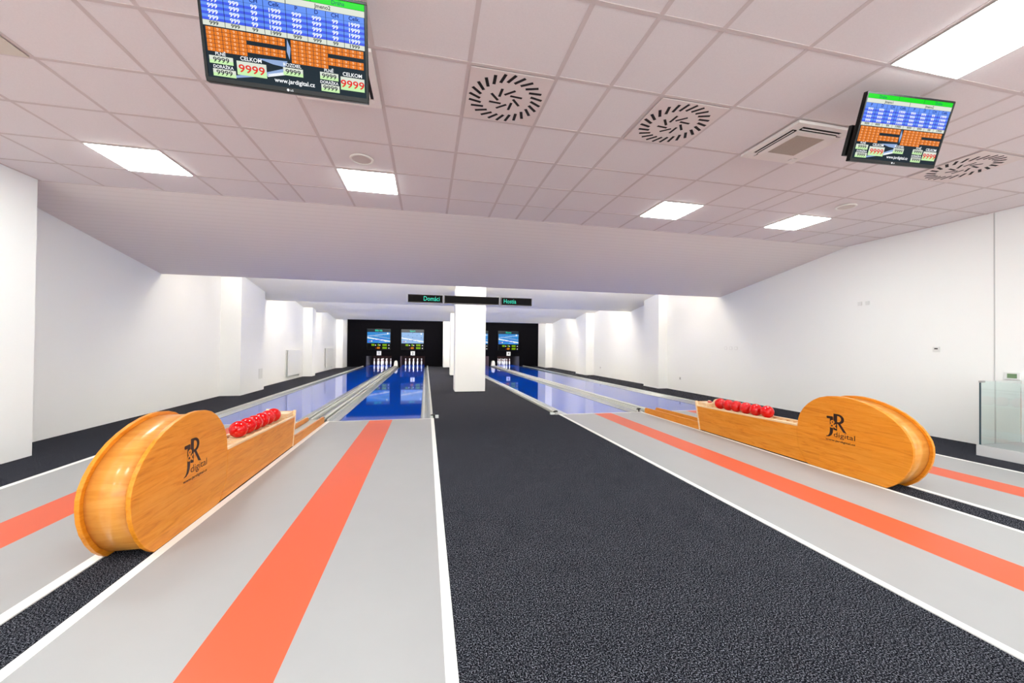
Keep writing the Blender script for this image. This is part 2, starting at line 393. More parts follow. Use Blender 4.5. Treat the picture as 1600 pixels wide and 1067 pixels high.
for L in LANES:
    c, hw, d, n = L['c'], L['hw'], L['d'], L['n']
    e = empty('bowling_lane', (0, 0, 0), labs[n], 'lane', 'four glossy blue bowling lanes')
    b = MB(); solid(b, [(c-hw, -.125), (c+hw, -.125), (c+hw, 0), (c-hw, 0)], d, M['blue'], y1=28.2); b.build('lane_plate', e)
    left_outer = n in (1, 3)      # outer gutter on the left for 1 and 3
    for side in (-1, 1):
        outer = (side < 0) == left_outer
        xe = c+side*hw
        if outer:
            edge = {1: -3.945, 2: .13, 3: 2.565, 4: 6.655}[n]
            xr = edge - side*.05


            x0, x1 = sorted((xe+side*.004, xr))
            b = MB(); solid(b, gutter_profile(x0, x1, .004 if x0 > xr-1e-9 or side > 0 else .03, .03 if side > 0 else .004), d, M['alu'], smooth=False); b.build('gutter', e)['label'] = 'brushed aluminium gutter'
            b = MB(); x0, x1 = sorted((xr, edge)); solid(b, [(x0, -.125), (x1, -.125), (x1, GZ-.008), (x1-.012, GZ), (x0+.012, GZ), (x0, GZ-.012)], d, M['rail']); b.build('side_rail', e)['label'] = 'pale metal side rail'
        else:
            gw = .175; x0, x1 = sorted((xe+side*.004, xe+side*gw))
            b = MB(); solid(b, gutter_profile(x0, x1, .03 if side < 0 else .004, .004 if side < 0 else .03), d, M['alu']); b.build('gutter', e)['label'] = 'brushed aluminium gutter'
            b = MB(); x0, x1 = sorted((xe+side*gw, xe+side*(gw+.035))); solid(b, [(x0, -.125), (x1, -.125), (x1, GZ-.008), (x1-.01, GZ), (x0+.01, GZ), (x0, GZ-.01)], d, M['rail']); b.build('side_rail', e)['label'] = 'pale metal side rail'
    L['inner'] = [c+s*(hw+.21) for s in (-1, 1)]
# ball return tracks in the gap between two lanes
for (a, b_, lab) in ((LANES[0], LANES[1], 'pale metal ball return track between the two left lanes'), (LANES[2], LANES[3], 'pale metal ball return track between the two right lanes')):
    xa, xb = a['inner'][1], b_['inner'][0]; d = (a['d']+b_['d'])/2; mid = (xa+xb)/2
    e = empty('ball_return_track', (0, 0, 0), lab, 'track', 'metal ball return tracks between lanes')
    def sec(b, pts, mat, y0=YF+.005, y1=YW-.01):
        s = []
        for y in (y0, y1):
            A, B = xa+sh(a['d'], y)+.002, xb+sh(b_['d'], y)-.002
            s.append([(A+(B-A)*t, y, z) for t, z in pts])
        n = len(pts); b.loft(s, mat, True); b.add(s[0], [tuple(range(n-1, -1, -1))], mat); b.add(s[1], [tuple(range(n))], mat)
    q = MB(); sec(q, [(0, -.125), (1, -.125), (1, .0), (.72, .0), (.62, -.02), (.5, -.028), (.38, -.02), (.28, .0), (0, .0)], M['alu']); q.build('channel', e)
    for t in (.22, .78):
        q = MB(); sec(q, [(t-.10, .001), (t+.10, .001), (t+.10, .045), (t+.06, .056), (t-.06, .056), (t-.10, .045)], M['rail'], YF+.01); q.build('guide_rail', e)
    q = MB(); sec(q, [(.02, .001), (.10, .001), (.10, .012), (.02, .012)], M['alu_dark']); q.build('shadow_joint', e)['label'] = 'dark joint strip'
    q = MB(); sec(q, [(.90, .001), (.98, .001), (.98, .012), (.90, .012)], M['alu_dark']); q.build('shadow_joint', e)['label'] = 'dark joint strip'

# ------------------------------------------------------------------ pin decks
for L in LANES:
    n, fc = L['n'], L['fc']; a, b_ = fc-.755, fc+.755
    e = empty('pin_deck_housing', (fc, YW, 0), 'dark pin deck opening at the end of %s' % L['w'], 'pin deck', 'pin deck openings in the black wall')
    sk = L['d']/(YW-YF)
    for x, s in ((a, 1), (b_, -1)):
        q = MB(); q.box(x-fc-(.03 if s > 0 else 0), x-fc+(.03 if s < 0 else 0), .13, 3.2, -.12, 1.05, M['cheek'] if (n, s) in ((1, 1), (4, -1), (3, 1)) else M['maroon']); q.build('side_wall', e)
    q = MB(); q.box(a-fc-.03, b_-fc+.03, 3.2, 3.25, -.12, 1.05, M['maroon']); q.build('rear_curtain', e)['label'] = 'dark maroon curtain'
    q = MB(); q.box(a-fc-.03, b_-fc+.03, .13, 3.25, 1.055, 1.10, M['matte_black']); q.build('roof', e)
# number plates and lane monitors
def plate(L):
    e = empty('number_plate', (L['fc'], YW, .83), 'white square plate reading %d above the pins of %s' % (L['n'], L['w']), 'number plate', 'numbered plates above the pin decks')
    q = MB(); q.box(-.13, .13, -.02, -.001, -.13, .13, M['plastic']); q.build('plate', e, bevel=.004)
    t = MB(); t.text(str(L['n']), 0, -.07, .15, M['matte_black'], 0, 'C', bold=True)
    t.build('numeral', e).matrix_local = Matrix(((1, 0, 0, 0), (0, 0, -1, -.022), (0, 1, 0, 0), (0, 0, 0, 1)))
team = {1: 'Bílá Ida', 2: 'Sport', 3: 'Domáci', 4: 'Slunet'}
def monitor(L):
    n = L['n']
    e = empty('lane_monitor', (L['fc']-.02, YW, 1.04), 'lit monitor with %s at the end of %s' % ({1: 'long cyan name', 2: 'short cyan name', 3: 'green digits half hidden', 4: 'deep blue picture'}[n], L['w']), 'monitor', 'lane monitors on the black wall')
    W, H = 1.40, 1.30
    q = MB(); q.box(-W/2, W/2, -.06, -.001, 0, H, M['plastic_black']); q.build('housing', e, bevel=.006)
    s = MB(); Q = lambda u0, u1, v0, v1, m, z: s.quad2((u0-.5)*W, (u1-.5)*W, (1-v1)*H, (1-v0)*H, z, m)
    Q(.01, .99, .01, .99, M['e_black'], 0)
    Q(.02, .98, .02, .15, M['e_grey'] if n == 2 else M['e_dark'], .001)
    Q(.02, .98, .16, .68, M['e_sky'] if n in (1, 3, 4) else M['e_pale'], .001)
    # slanting pale and dark bands of the lane picture
    def band(u0, v0, u1, v1, w_, m, z=.002):
        s.add([((u0-.5)*W, (1-v0)*H, z), ((u1-.5)*W, (1-v1)*H, z), ((u1-.5)*W, (1-v1-w_)*H, z), ((u0-.5)*W, (1-v0-w_)*H, z)], [(0, 3, 2, 1)], m)
    band(.02, .34, .98, .20, .05, M['e_pale']); band(.02, .40, .98, .57, .05, M['e_white']); band(.15, .30, .98, .44, .035, M['e_swoosh'], .0025)
    band(.02, .60, .70, .46, .035, M['e_blue'] if n != 2 else M['e_swoosh']); band(.5, .62, .98, .56, .05, M['e_pale'] if n == 2 else M['e_lblue'])
    for u, v in ((.5, .20), (.31, .28), (.69, .30), (.12, .38), (.5, .40), (.88, .40), (.32, .50), (.5, .56), (.68, .56)): Q(u-.014, u+.014, v-.012, v+.012, M['e_navy'], .003)
    Q(.10, .15, .59, .62, M['e_red'], .003); Q(.18, .23, .56, .62, M['e_cream'], .003); Q(.76, .83, .57, .62, M['e_cream'], .003); Q(.85, .9, .18, .26, M['e_white'], .003)
    s.text(team[n], 0, (1-.12)*H, .08*H, M['e_cyan'], .004, 'C', bold=True)
    s.text('00', (.20-.5)*W, (1-.81)*H, .085*H, M['e_ygreen'], .004, bold=True, sx=1.1); s.text('0', (.46-.5)*W, (1-.81)*H, .085*H, M['e_ygreen'], .004, bold=True, sx=1.1)
    s.text('000', (.66-.5)*W, (1-.81)*H, .085*H, M['e_ygreen'], .004, bold=True, sx=1.1); s.text('000', (.66-.5)*W, (1-.95)*H, .085*H, M['e_ygreen'], .004, bold=True, sx=1.1)
    s.text('00', (.43-.5)*W, (1-.95)*H, .085*H, M['e_amber'], .004, bold=True, sx=1.1)
    for u, v in ((.37, .78), (.55, .78), (.93, .78), (.93, .92)): Q(u-.02, u+.02, v-.02, v+.02, M['e_white'], .003)
    Q(.37, .40, .91, .93, M['e_red'], .003)
    s.build('screen', e).matrix_local = Matrix(((1, 0, 0, 0), (0, 0, -1, -.062), (0, 1, 0, 0), (0, 0, 0, 1)))
for L in LANES: plate(L); monitor(L)
bpy.data.objects['lane_monitor.002']['label'] = 'lit lane monitor mostly hidden behind the nearest white column'

# pins
def pin_proto():
    e = empty('bowling_pin', (0, 0, 0))
    k = 1.06; P = [(0.0, 0), (.020, 0), (.026, .012), (.040, .07), (.048, .13), (.046, .17), (.034, .235), (.023, .275), (.0195, .30), (.0225, .325), (.030, .35), (.033, .372), (.029, .395), (.016, .409), (0, .413)]
    b = MB(); b.lathe([(r*k, z*k) for r, z in P], M['pin'], 16); b.build('body', e)
    b = MB(); b.lathe([(.0215*k, .300*k), (.0235*k, .306*k), (.0245*k, .318*k), (.0240*k, .324*k)], M['pinred'], 16); b.build('neck_band', e)['label'] = 'red neck band'
    b = MB(); b.cyl((0, 0, .41*k), .0022, .62, M['cord'], n=6); b.build('cord', e)['label'] = 'thin cord'
    return e
proto = None
spots = [(0, 0, 'front pin'), (-.25, .25, 'front left pin'), (.25, .25, 'front right pin'), (-.5, .5, 'left corner pin'), (0, .5, 'centre pin'), (.5, .5, 'right corner pin'),
         (-.25, .75, 'rear left pin'), (.25, .75, 'rear right pin'), (0, 1.0, 'rearmost pin')]
for L in LANES:
    for x, y, nm in spots:
        if proto is None: proto = pin_proto(); o = proto
        else: o = copy_tree(proto)
        yy = 26.5+y*1.05; sl = L['d']/(YW-YF)
        o.location = (L['fc']+sh(L['d'], yy)-L['d']+x*1.05, yy, 0.0)
        tag(o, 'white %s standing at the end of %s' % (nm, L['w']), 'pin', 'pins on %s' % L['w'])

# white covers of the ball lifts between the pin decks
for x, lab in ((-1.84, 'white rounded ball lift cover left of the column, between two pin decks'), (4.22, 'white rounded ball lift cover right of the column, between two pin decks')):
    b = MB(); prof = [(-.12, 0), (-.105, .16), (-.09, .26), (-.055, .32), (0, .335), (.05, .325), (.085, .27), (.10, .2), (.11, 0)]
    b.prism([(p[0], p[1]) for p in prof], -.14, .14, M['pin'], 'Y')
    o = b.build('ball_lift_cover', loc=(x, 24.75, .057), bevel=.012); tag(o, lab, 'cover', 'ball lift covers')

# ------------------------------------------------------------------ foul line sensors
def sensor(x, flip, lab, white=True):
    e = empty('foul_line_sensor', (x, YF+.05, 0), lab, 'sensor', 'small sensors at the foul line corners')
    b = MB(); b.box(-.035, .02, -.03, .03, .0, .075, M['matte_black']); b.cyl((-.035, -.002, .05), .018, -.03, M['matte_black'], 'X', 12)
    b.build('bracket', e, bevel=.004)
    if white:
        b = MB(); b.box(.025, .085, -.03, .03, .0, .055, M['plastic']) if not flip else b.box(-.13, -.04, -.03, .03, .0, .04, M['plastic'])
        b.build('cap', e, bevel=.004)['label'] = 'white cap'
for x, f, lab, wh in ((.15, 0, 'small black sensor with white cap at the right end of lane 2 foul line', 1), (2.60, 1, 'small black sensor with white cap at the left end of lane 3 foul line', 1),
                  (-1.80, 0, 'small black sensor by the left ball return at the foul line', 0), (4.47, 0, 'small black sensor by the right ball return boards at the foul line', 0)):
    sensor(x, f, lab, wh)

# ------------------------------------------------------------------ ball returns
DR = [(3.925, .416), (3.916, .525), (3.891, .600), (3.849, .669), (3.794, .730), (3.727, .783), (3.650, .825), (3.562, .850), (3.454, .863), (3.374, .863), (3.275, .850),
      (3.170, .824), (3.070, .787), (2.984, .744), (2.910, .692), (2.848, .633), (2.805, .577), (2.771, .513), (2.756, .456), (2.753, .392), (2.763, .311), (2.788, .232), (2.831, .150),
      (2.883, .080), (2.935, .035), (2.974, .008), (3.40, .006), (3.76, .006), (3.80, .014), (3.90, .16), (3.925, .30)]
def inset(poly, d):
    out = []; n = len(poly)
    for i in range(n):
        a, b, c = Vector(poly[i-1]), Vector(poly[i]), Vector(poly[(i+1) % n])
        t = (c-a).normalized(); nrm = Vector((-t.y, t.x)); out.append(tuple(b+nrm*d))
    return out
def logo_mb(m=None):
    b = MB(); K = M['logo']
    # tall J with a hook and slab top
    J = [(.005, .615), (.010, .625), (.072, .628), (.080, .618), (.080, .470), (.076, .440), (.062, .412), (.036, .393), (.004, .389), (.002, .394), (.024, .404), (.038, .425), (.044, .455), (.044, .598), (.012, .598)]
    b.add([(x, y, 0) for x, y in J], [tuple(range(len(J)))], K)
    # R: stem, bowl, leg
    b.add([(.084, .480, 0), (.124, .474, 0), (.124, .662, 0), (.084, .662, 0)], [(0, 1, 2, 3)], K)
    o = []; i_ = []
    for k in range(13):
        a = PI/2-PI*k/12; o.append((.132+.066*math.cos(a), .607+.055*math.sin(a))); i_.append((.132+.034*math.cos(a), .607+.034*math.sin(a)))
    vs = [(x, y, .0) for x, y in [(.120, .662)]+o+[(.120, .552)]] + [(x, y, 0) for x, y in [(.120, .641)]+i_+[(.120, .573)]]
    n = 15; b.add(vs, [(i, i+1, n+i+1, n+i) for i in range(n-1)], K)
    b.add([(.128, .560, 0), (.160, .556, 0), (.226, .462, 0), (.188, .470, 0)], [(0, 3, 2, 1)], K)
    # pale ampersand over the letters
    b.text('&', .040, .500, .088, M['wood'], .0006, bold=True)
    b.text('digital', .088, .404, .054, K, 0, fit=.222)
    b.text('www.jardigital.cz', -.004, .350, .022, K, 0, fit=.318, bold=True)
    return b
def ball_return(xc, face, yo, lab, ballabs):
    """face=+1: the logo side looks to +X, else to -X"""
    e = empty('ball_return', (xc, 4.2+yo, 0), lab, 'ball return', 'wooden ball returns between the approaches')
    def put(b, nm, bevel=.0, label=None, parent=None):
        b.v = [(x, y-4.2, z) for x, y, z in b.v]
        o = b.build(nm, parent or e, bevel=bevel, auto=True)
        if label: o['label'] = label
        return o
    for s in (-1, 1):
        b = MB(); b.prism(DR, s*.115, s*.142, M['wood'], 'X'); sp = put(b, 'drum_panel', .003, 'rounded orange wood drum panel')
        if s == face:
            lb = logo_mb(); lo = lb.build('logo_print', sp); lo['label'] = 'dark printed lettering'
            if face > 0: lo.matrix_local = Matrix(((0, 0, 1, .1432), (1, 0, 0, 3.275-4.2), (0, 1, 0, 0), (0, 0, 0, 1)))
            else: lo.matrix_local = Matrix(((0, 0, -1, -.1432), (-1, 0, 0, 3.572-4.2), (0, 1, 0, 0), (0, 0, 0, 1)))
    # bent band wrapping round the drum
    ins = inset(DR, .028)[1:26]; ins2 = inset(DR, .040)[1:26]
    poly = ins + ins2[::-1]
    b = MB(); n = len(ins)
    vs = [(x, p[0], max(p[1], .004)) for x in (-.116, .116) for p in ins+ins2]
    m = 2*n
    fs = [(i, i+1, m+i+1, m+i) for i in range(n-1)] + [(n+i, n+i+1, m+n+i+1, m+n+i) for i in range(n-1)]
    b.add(vs, fs, M['band'], True)
    b.add(vs, [(i, i+1, n+i+1, n+i) for i in range(n-1)] + [(m+i, m+i+1, m+n+i+1, m+n+i) for i in range(n-1)], M['band'])
    put(b, 'bent_band', 0, 'glossy bent plywood band')
    # long box
    for s in (-1, 1):
        x0, x1 = sorted((s*.142, s*.120))
        b = MB(); b.prism([(3.927, .30), (3.902, .16), (3.81, .016), (5.668, .016), (5.760, .392), (3.927, .430)], x0, x1, M['wood'], 'X'); put(b, 'side_board', .002)
        b = MB(); b.prism([(3.927, .430), (5.760, .392), (5.763, .414), (3.927, .456)], min(s*.145, s*.105), max(s*.145, s*.105), M['pale'], 'X'); put(b, 'top_edging', .005, 'pale maple top edging')
        b = MB(); b.prism([(5.664, .012), (5.694, .012), (5.800, .482), (5.768, .482)], min(s*.146, s*.112), max(s*.146, s*.112), M['pale'], 'X'); put(b, 'end_post', .003, 'pale maple end post')
    b = MB(); b.prism([(5.675, .014), (5.690, .014), (5.790, .47), (5.772, .47)], -.112, .112, M['wood'], 'X'); put(b, 'end_board')
    # trough: sloping floor with rails and cross slats
    b = MB(); b.prism([(3.80, .395), (5.76, .355), (5.76, .375), (3.80, .415)], -.118, .118, M['pale'], 'X')
    for k in range(16):
        y = 3.99+k*.10; z = .415-(y-3.8)*.0204; b.box(-.10, .10, y, y+.035, z-.005, z+.022, M['pale'])
    put(b, 'trough', 0, 'pale slatted ball trough')
    # raised end stop with a chamfered back rest
    b = MB(); b.box(-.112, .112, 5.56, 5.765, .37, .470, M['pale'])
    b.prism([(5.42, .37), (5.57, .37), (5.57, .50), (5.53, .535), (5.47, .555), (5.43, .50)], -face*.112, -face*.02, M['pale'], 'X')
    es = put(b, 'end_stop', .006, 'pale maple end stop')
    if face < 0:
        b = MB(); b.cyl((.02, 5.64, .470), .035, .018, M['pinred'], n=20); put(b, 'push_button', .003, 'pink red round button')
    # low guide boards towards the foul line
    for s in (-1, 1):
        x0, x1 = sorted((s*.142, s*.112))
        pts = [(5.71, .0), (7.36-yo, .0), (7.368-yo, .06), (7.36-yo, .092), (7.335-yo, .110), (7.30-yo, .114), (5.74, .132)]
        b = MB(); b.prism(pts, x0, x1, M['wood'], 'X'); put(b, 'guide_board', .004, 'low wooden guide board')
    b = MB(); b.box(-.110, .110, 5.70, 7.43-yo, .0, .05, M['rail']); put(b, 'inner_track', .003, 'pale metal inner track')
    # balls
    for k in range(6):
        y = [4.515, 4.716, 4.885, 5.069, 5.255, 5.440][k] + (yo-.05 if yo > .02 else 0)
        if face < 0: y = [4.497, 4.687, 4.863, 5.046, 5.206, 5.375][k]
        rad = .085; z = .415-(y-yo-3.8)*.0204+.022+rad-.002
        global ball0
        if ball0 is None:
            q = MB(); N = 24
            q.lathe([(rad*math.sin(PI*t/N), -rad*math.cos(PI*t/N)) for t in range(N+1)], M['red'], 36); ball0 = o = q.build('bowling_ball')

        else: o = ball0.copy(); COL.objects.link(o)
        o.location = (xc, y, z); tag(o, 'shiny red bowling ball, %s in the %s ball return' % (['nearest the wooden drum', 'second from the drum', 'third from the drum', 'fourth from the drum', 'fifth from the drum', 'last, against the pale end stop'][k], ballabs), 'bowling ball', 'red bowling balls on the %s ball return' % ballabs)
ball0 = None
ball_return(-1.89, 1, .045, 'orange wooden ball return with rounded drum on the left, logo facing right', 'left')
ball_return(4.65, -1, .0, 'orange wooden ball return with rounded drum on the right, logo facing the middle aisle', 'right')

# ------------------------------------------------------------------ black result displays on the column
def display(x0, x1, lab, txt, align):
    e = empty('led_display', ((x0+x1)/2, 11.56, 2.735), lab, 'display', 'row of black displays on the column')
    W = x1-x0; b = MB(); b.box(-W/2, W/2, -.05, .03, -.115, .115, M['display']); b.build('housing', e, bevel=.004)
    b = MB()
    for a in (-1, 1): b.box(min(a*W/2, a*(W/2-.014)), max(a*W/2, a*(W/2-.014)), -.056, -.05, -.115, .115, M['signframe'])
    b.box(-W/2, W/2, -.056, -.05, .107, .115, M['signframe']); b.box(-W/2, W/2, -.056, -.05, -.115, -.107, M['signframe'])
    b.build('frame', e)['label'] = 'thin grey frame'
    if txt:
        t = MB(); t.text(txt, (W/2-.10) if align == 'R' else (-W/2+.09), -.060, .128, M['e_cyan'], 0, align, sx=.80, bold=False)
        t.build('lit_text', e).matrix_local = Matrix(((1, 0, 0, 0), (0, 0, -1, -.0535), (0, 1, 0, 0), (0, 0, 0, 1)))
display(-.555, .452, 'left black display with green word Domáci', 'Domáci', 'R')
display(.485, 2.135, 'long blank black display crossing the front of the nearest column', None, 'L')
display(2.185, 3.160, 'right black display with green word Hostia', 'Hostia', 'L')

# ------------------------------------------------------------------ ceiling panel lights
def panel_light(x0, x1, y0, y1, lab, lit=True):
    e = empty('panel_light', ((x0+x1)/2, (y0+y1)/2, ZC), lab, 'ceiling light', 'square luminaires set in the ceiling grid')
    w_, h_ = (x1-x0)/2-.014, (y1-y0)/2-.014
    b = MB(); b.box(-w_, w_, -h_, h_, -.004, -.002, M['frame']); b.build('frame', e)
    b = MB(); b.box(-w_+.012, w_-.012, -h_+.012, h_-.012, -.010, -.0045, M['panel']); b.build('diffuser', e)['label'] = 'glowing white diffuser'
j3 = Y0+3*T; jm = Y0-2*T
panel_light(-3.38, -2.707, j3, j3+T, 'glowing square ceiling light at far left, above the left wall corner')
panel_light(-1.031, -.3755, j3, j3+T, 'glowing square ceiling light second from left, below the round speaker')
panel_light(3.1072, 3.7588, j3, j3+T, 'glowing square ceiling light over the right approach, left of the farthest right one')
panel_light(5.345, 5.99, j3, j3+T, 'glowing square ceiling light at right, near the sloping ceiling edge')
panel_light(3.1072, 3.7588, jm, jm+T, 'largest glowing ceiling light, cut by the upper right corner')
for x0, x1 in ((-3.38, -2.707), (-1.031, -.3755), (5.345, 5.99)):
    panel_light(x0, x1, jm-T, jm, 'glowing square ceiling light overhead, %s' % {-3.38: 'above the left approach', -1.031: 'before the left television', 5.345: 'over the right hall side'}[x0])
for x0, x1 in ((-3.38, -2.707), (-1.031, -.3755), (3.1072, 3.7588), (5.345, 5.99)):
    panel_light(x0, x1, jm-5*T, jm-4*T, 'glowing square ceiling light behind the photographer, %s' % {-3.38: 'leftmost', -1.031: 'second from left', 3.1072: 'second from right', 5.345: 'rightmost'}[x0])
b = MB(); b.box(-3.38+.014, -2.707-.014, Y0+.014, Y0+T-.014, ZC-.006, ZC-.002, M['beige'])
tag(b.build('ceiling_panel'), 'unlit beige square panel at the upper left edge of the ceiling', 'ceiling panel')

# ------------------------------------------------------------------ swirl diffusers
def swirl(xc, yc, lab):
    e = empty('swirl_diffuser', (xc, yc, ZC), lab, 'air diffuser', 'square plates with a ring of slots')
    b = MB(); b.box(-.309, .309, -.309, .309, -.006, -.002, M['diffuser']); b.build('plate', e)
    s = MB()
    def slot(cx, cy, a, l, w_):
        ca, sa = math.cos(a), math.sin(a); v = []
        for u, t in ((-l/2, -w_/2), (l/2, -w_/2), (l/2, w_/2), (-l/2, w_/2)): v.append((cx+u*ca-t*sa, cy+u*sa+t*ca))
        s.hexa([(x, y, -.0068) for x, y in v]+[(x, y, -.0058) for x, y in v], M['slot'])
    for k in range(24):
        t = 2*PI*k/24; slot(.246*math.cos(t), .246*math.sin(t), t+math.radians(28), .100, .024)
    s.build('outer_slots', e)['label'] = 'ring of dark slots'; s = MB()
    for k in range(8):
        t = 2*PI*k/8+.2; slot(.092*math.cos(t), .092*math.sin(t), t+math.radians(38), .098, .021)
    s.build('inner_slots', e)['label'] = 'inner star of dark slots'
swirl((.2704+.9157)/2, Y0+T/2, 'round slotted air diffuser left of the ceiling centre')
swirl((1.7832+2.4408)/2, Y0+T/2, 'round slotted air diffuser right of the ceiling centre')
swirl((5.345+5.99)/2, Y0+T/2, 'round slotted air diffuser at right behind the right television')

# ------------------------------------------------------------------ air conditioning cassettes
def cassette(xc, yc, rz, lab):
    e = empty('air_conditioning_cassette', (xc, yc, ZC), lab, 'air conditioner', 'square cassette units in the ceiling'); e.rotation_euler = (0, 0, rz)
    b = MB()
    for a, c_ in ((.318, .215),):
        z0, z1 = -.028, -.002
        b.box(-a, a, c_+.055, a, z0, z1, M['acwhite']); b.box(-a, a, -a, -c_-.055, z0, z1, M['acwhite'])
        b.box(-a, -c_-.055, -c_-.055, c_+.055, z0, z1, M['acwhite']); b.box(c_+.055, a, -c_-.055, c_+.055, z0, z1, M['acwhite'])
        b.box(-.27, .27, -.27, .27, -.008, -.002, M['slot'])
    for sx_, sy_ in ((-1, -1), (1, -1), (1, 1), (-1, 1)):
        b.box(min(sx_*.215, sx_*.27), max(sx_*.215, sx_*.27), min(sy_*.215, sy_*.27), max(sy_*.215, sy_*.27), -.028, -.008, M['acwhite'])
    b.build('frame', e, bevel=.002)
    b = MB(); b.box(-.215, .215, -.215, .215, -.034, -.008, M['acwhite']); p = b.build('intake_panel', e, bevel=.004)
    b = MB(); b.box(-.155, .155, -.155, .155, -.036, -.034, M['acgrille']); b.build('grille', p)['label'] = 'beige mesh grille'
    for k in range(4):
        b = MB(); a = k*PI/2
        opened = k in (0, 3)
        if opened:
            q_ = MB(); q_.box(-.268, -.217, -.205, .205, -.0265, -.008, M['slot']); q_.build('air_slot', e).matrix_local = Matrix.Rotation(-a if k != 3 else PI/2, 4, 'Z')
        pr = [(-.004, -.026), (.003, -.031), (.006, -.030), (-.001, -.025)] if opened else [(-.024, -.030), (.024, -.030), (.024, -.026), (-.024, -.026)]
        b.prism([(-.243+q[0], q[1]) for q in pr], -.20, .20, M['acwhite'], 'Y')
        b.build('air_vane', e).matrix_local = Matrix.Rotation(-a if k != 3 else PI/2, 4, 'Z')
cassette((3.1072+3.7588)/2, Y0+T/2, 0, 'white ceiling air conditioning cassette left of the right television')
cassette((-1.031-.3755)/2, Y0+T/2, PI/2, 'white ceiling air conditioning cassette mostly hidden behind the left television')

# ------------------------------------------------------------------ round ceiling speakers
for x, y, lab in ((-.70, 4.35, 'round ceiling speaker beside the second square light from left'), (5.665, 4.22, 'round ceiling speaker beside the farthest right square light')):
    e = empty('ceiling_speaker', (x, y, ZC), lab, 'speaker', 'round speakers in the ceiling')
    b = MB(); b.lathe([(.120, -.002), (.120, -.008), (.112, -.014), (.098, -.014), (.096, -.006)], M['frame'], 36); b.build('ring', e)
    b = MB(); b.cyl((0, 0, -.0095), .098, .007, M['spkgrille'], n=36); b.build('grille', e)['label'] = 'beige round grille'

# ------------------------------------------------------------------ televisions
def screen_mb(W, H):
    s = MB(); U = lambda u: (u-.5)*W; V = lambda v: (1-v)*H
    Q = lambda u0, u1, v0, v1, m, z=.001: s.quad2(U(u0), U(u1), V(v1), V(v0), z, m)
    Tx = lambda t, u, v, h, m, al='C', sx=1., bold=True: s.text(t, U(u), V(v), h*H, M[m], .003, al, sx, bold)
    Q(0, 1, 0, 1, M['e_dark'], 0)
    for a, b_ in ((0, .358), (.361, .655), (.658, 1)): Q(a, b_, 0, .068, M['e_green'])
    Tx('Dráha', .17, .055, .04, 'e_navy', bold=False); Tx('Dráha', .83, .055, .04, 'e_navy', bold=False)
    for a, b_ in ((0, .498), (.502, 1)): Q(a, b_, .071, .134, M['e_cream'])
    Tx('Jmeno1', .25, .122, .040, 'e_ink'); Tx('Jmeno2', .73, .122, .040, 'e_ink')
    cw = [0, .13, .25, .365, .5]
    for hf in (0, .5):
        for c_ in range(4):
            a, b_ = hf+cw[c_], hf+cw[c_+1]-.003; m = hf+(cw[c_]+cw[c_+1])/2
            Q(a, b_, .137, .198, M['e_lblue']); Tx(('P', 'D', 'CH', 'Celk.')[c_], m, .186, .042, 'e_navy')
            for r in range(4):
                v = .200+r*.057; Q(a, b_, v, v+.03, M['e_lblue']); Q(a, b_, v+.03, v+.056, M['e_blue'])
                Tx(('999', '999', '99', '1999')[c_], m, v+.049, .040, 'e_white', bold=True, sx=1.2)
            Q(a, b_, .429, .480, M['e_cream']); Tx(('999', '999', '99', '1999')[c_], m, .471, .036, 'e_ink', bold=True, sx=1.2)
    # glossy sweep of the wallpaper
    for q4 in (((.15, .955), (.16, .975), (.37, .905), (.36, .865)), ((.37, .905), (.47, .86), (.47, .80), (.36, .865)), ((.30, .735), (.40, .775), (.47, .785), (.49, .72))):
        s.add([(U(a), V(b_), .0006) for a, b_ in q4], [(0, 1, 2, 3)], M['e_swoosh'])
    s.add([(U(.36), V(.915), .0006), (U(.49), V(.86), .0006), (U(.49), V(.83), .0006), (U(.36), V(.885), .0006)], [(0, 1, 2, 3)], M['e_white'])
    s.add([(U(.495), V(.49), .0006), (U(.515), V(.58), .0006), (U(.505), V(.70), .0006), (U(.49), V(.62), .0006)], [(0, 1, 2, 3)], M['e_swoosh'])
    for u0 in (.012, .518):
        for r, n in enumerate((10, 10, 5, 10, 10, 5)):
            for k in range(n):
                a = u0+k*.0472; v = .492+r*.0405
                Q(a, a+.0445, v, v+.037, M['e_orange'])
                Tx('9', a+.0222, v+.032, .026, 'e_peach', bold=True, sx=1.35)
    def boxed(u0, u1, v0, v1, txt, m, hh):
        Q(u0, u1, v0, v0+(v1-v0)*.55, M['e_cream']); Q(u0, u1, v0+(v1-v0)*.55, v1, M['e_lime'])
        Tx(txt, (u0+u1)/2, v1-(v1-v0)*.2, hh, m, sx=1.22, bold=True)
    boxed(.015, .155, .775, .853, '9999', 'e_ink', .048); Tx('PLNĚ', .085, .768, .032, 'e_white')
    boxed(.03, .165, .905, .980, '9999', 'e_ink', .048); Tx('DORÁŽKA', .095, .897, .030, 'e_white')
    boxed(.175, .355, .792, .935, '9999', 'e_red', .08); Tx('CELKOM', .265, .782, .040, 'e_white')
    boxed(.46, .585, .785, .868, '9999', 'e_ink', .048); Tx('ROZDIEL', .52, .775, .034, 'e_white')
    boxed(.695, .815, .775, .853, '9999', 'e_ink', .048); Tx('PLNĚ', .755, .768, .032, 'e_white')
    boxed(.70, .82, .905, .980, '9999', 'e_ink', .048); Tx('DORÁŽKA', .755, .897, .030, 'e_white')
    boxed(.83, .99, .792, .935, '9999', 'e_red', .08); Tx('CELKOM', .91, .782, .040, 'e_white')
    Tx('www.jardigital.cz', .53, .955, .045, 'e_white')
    return s
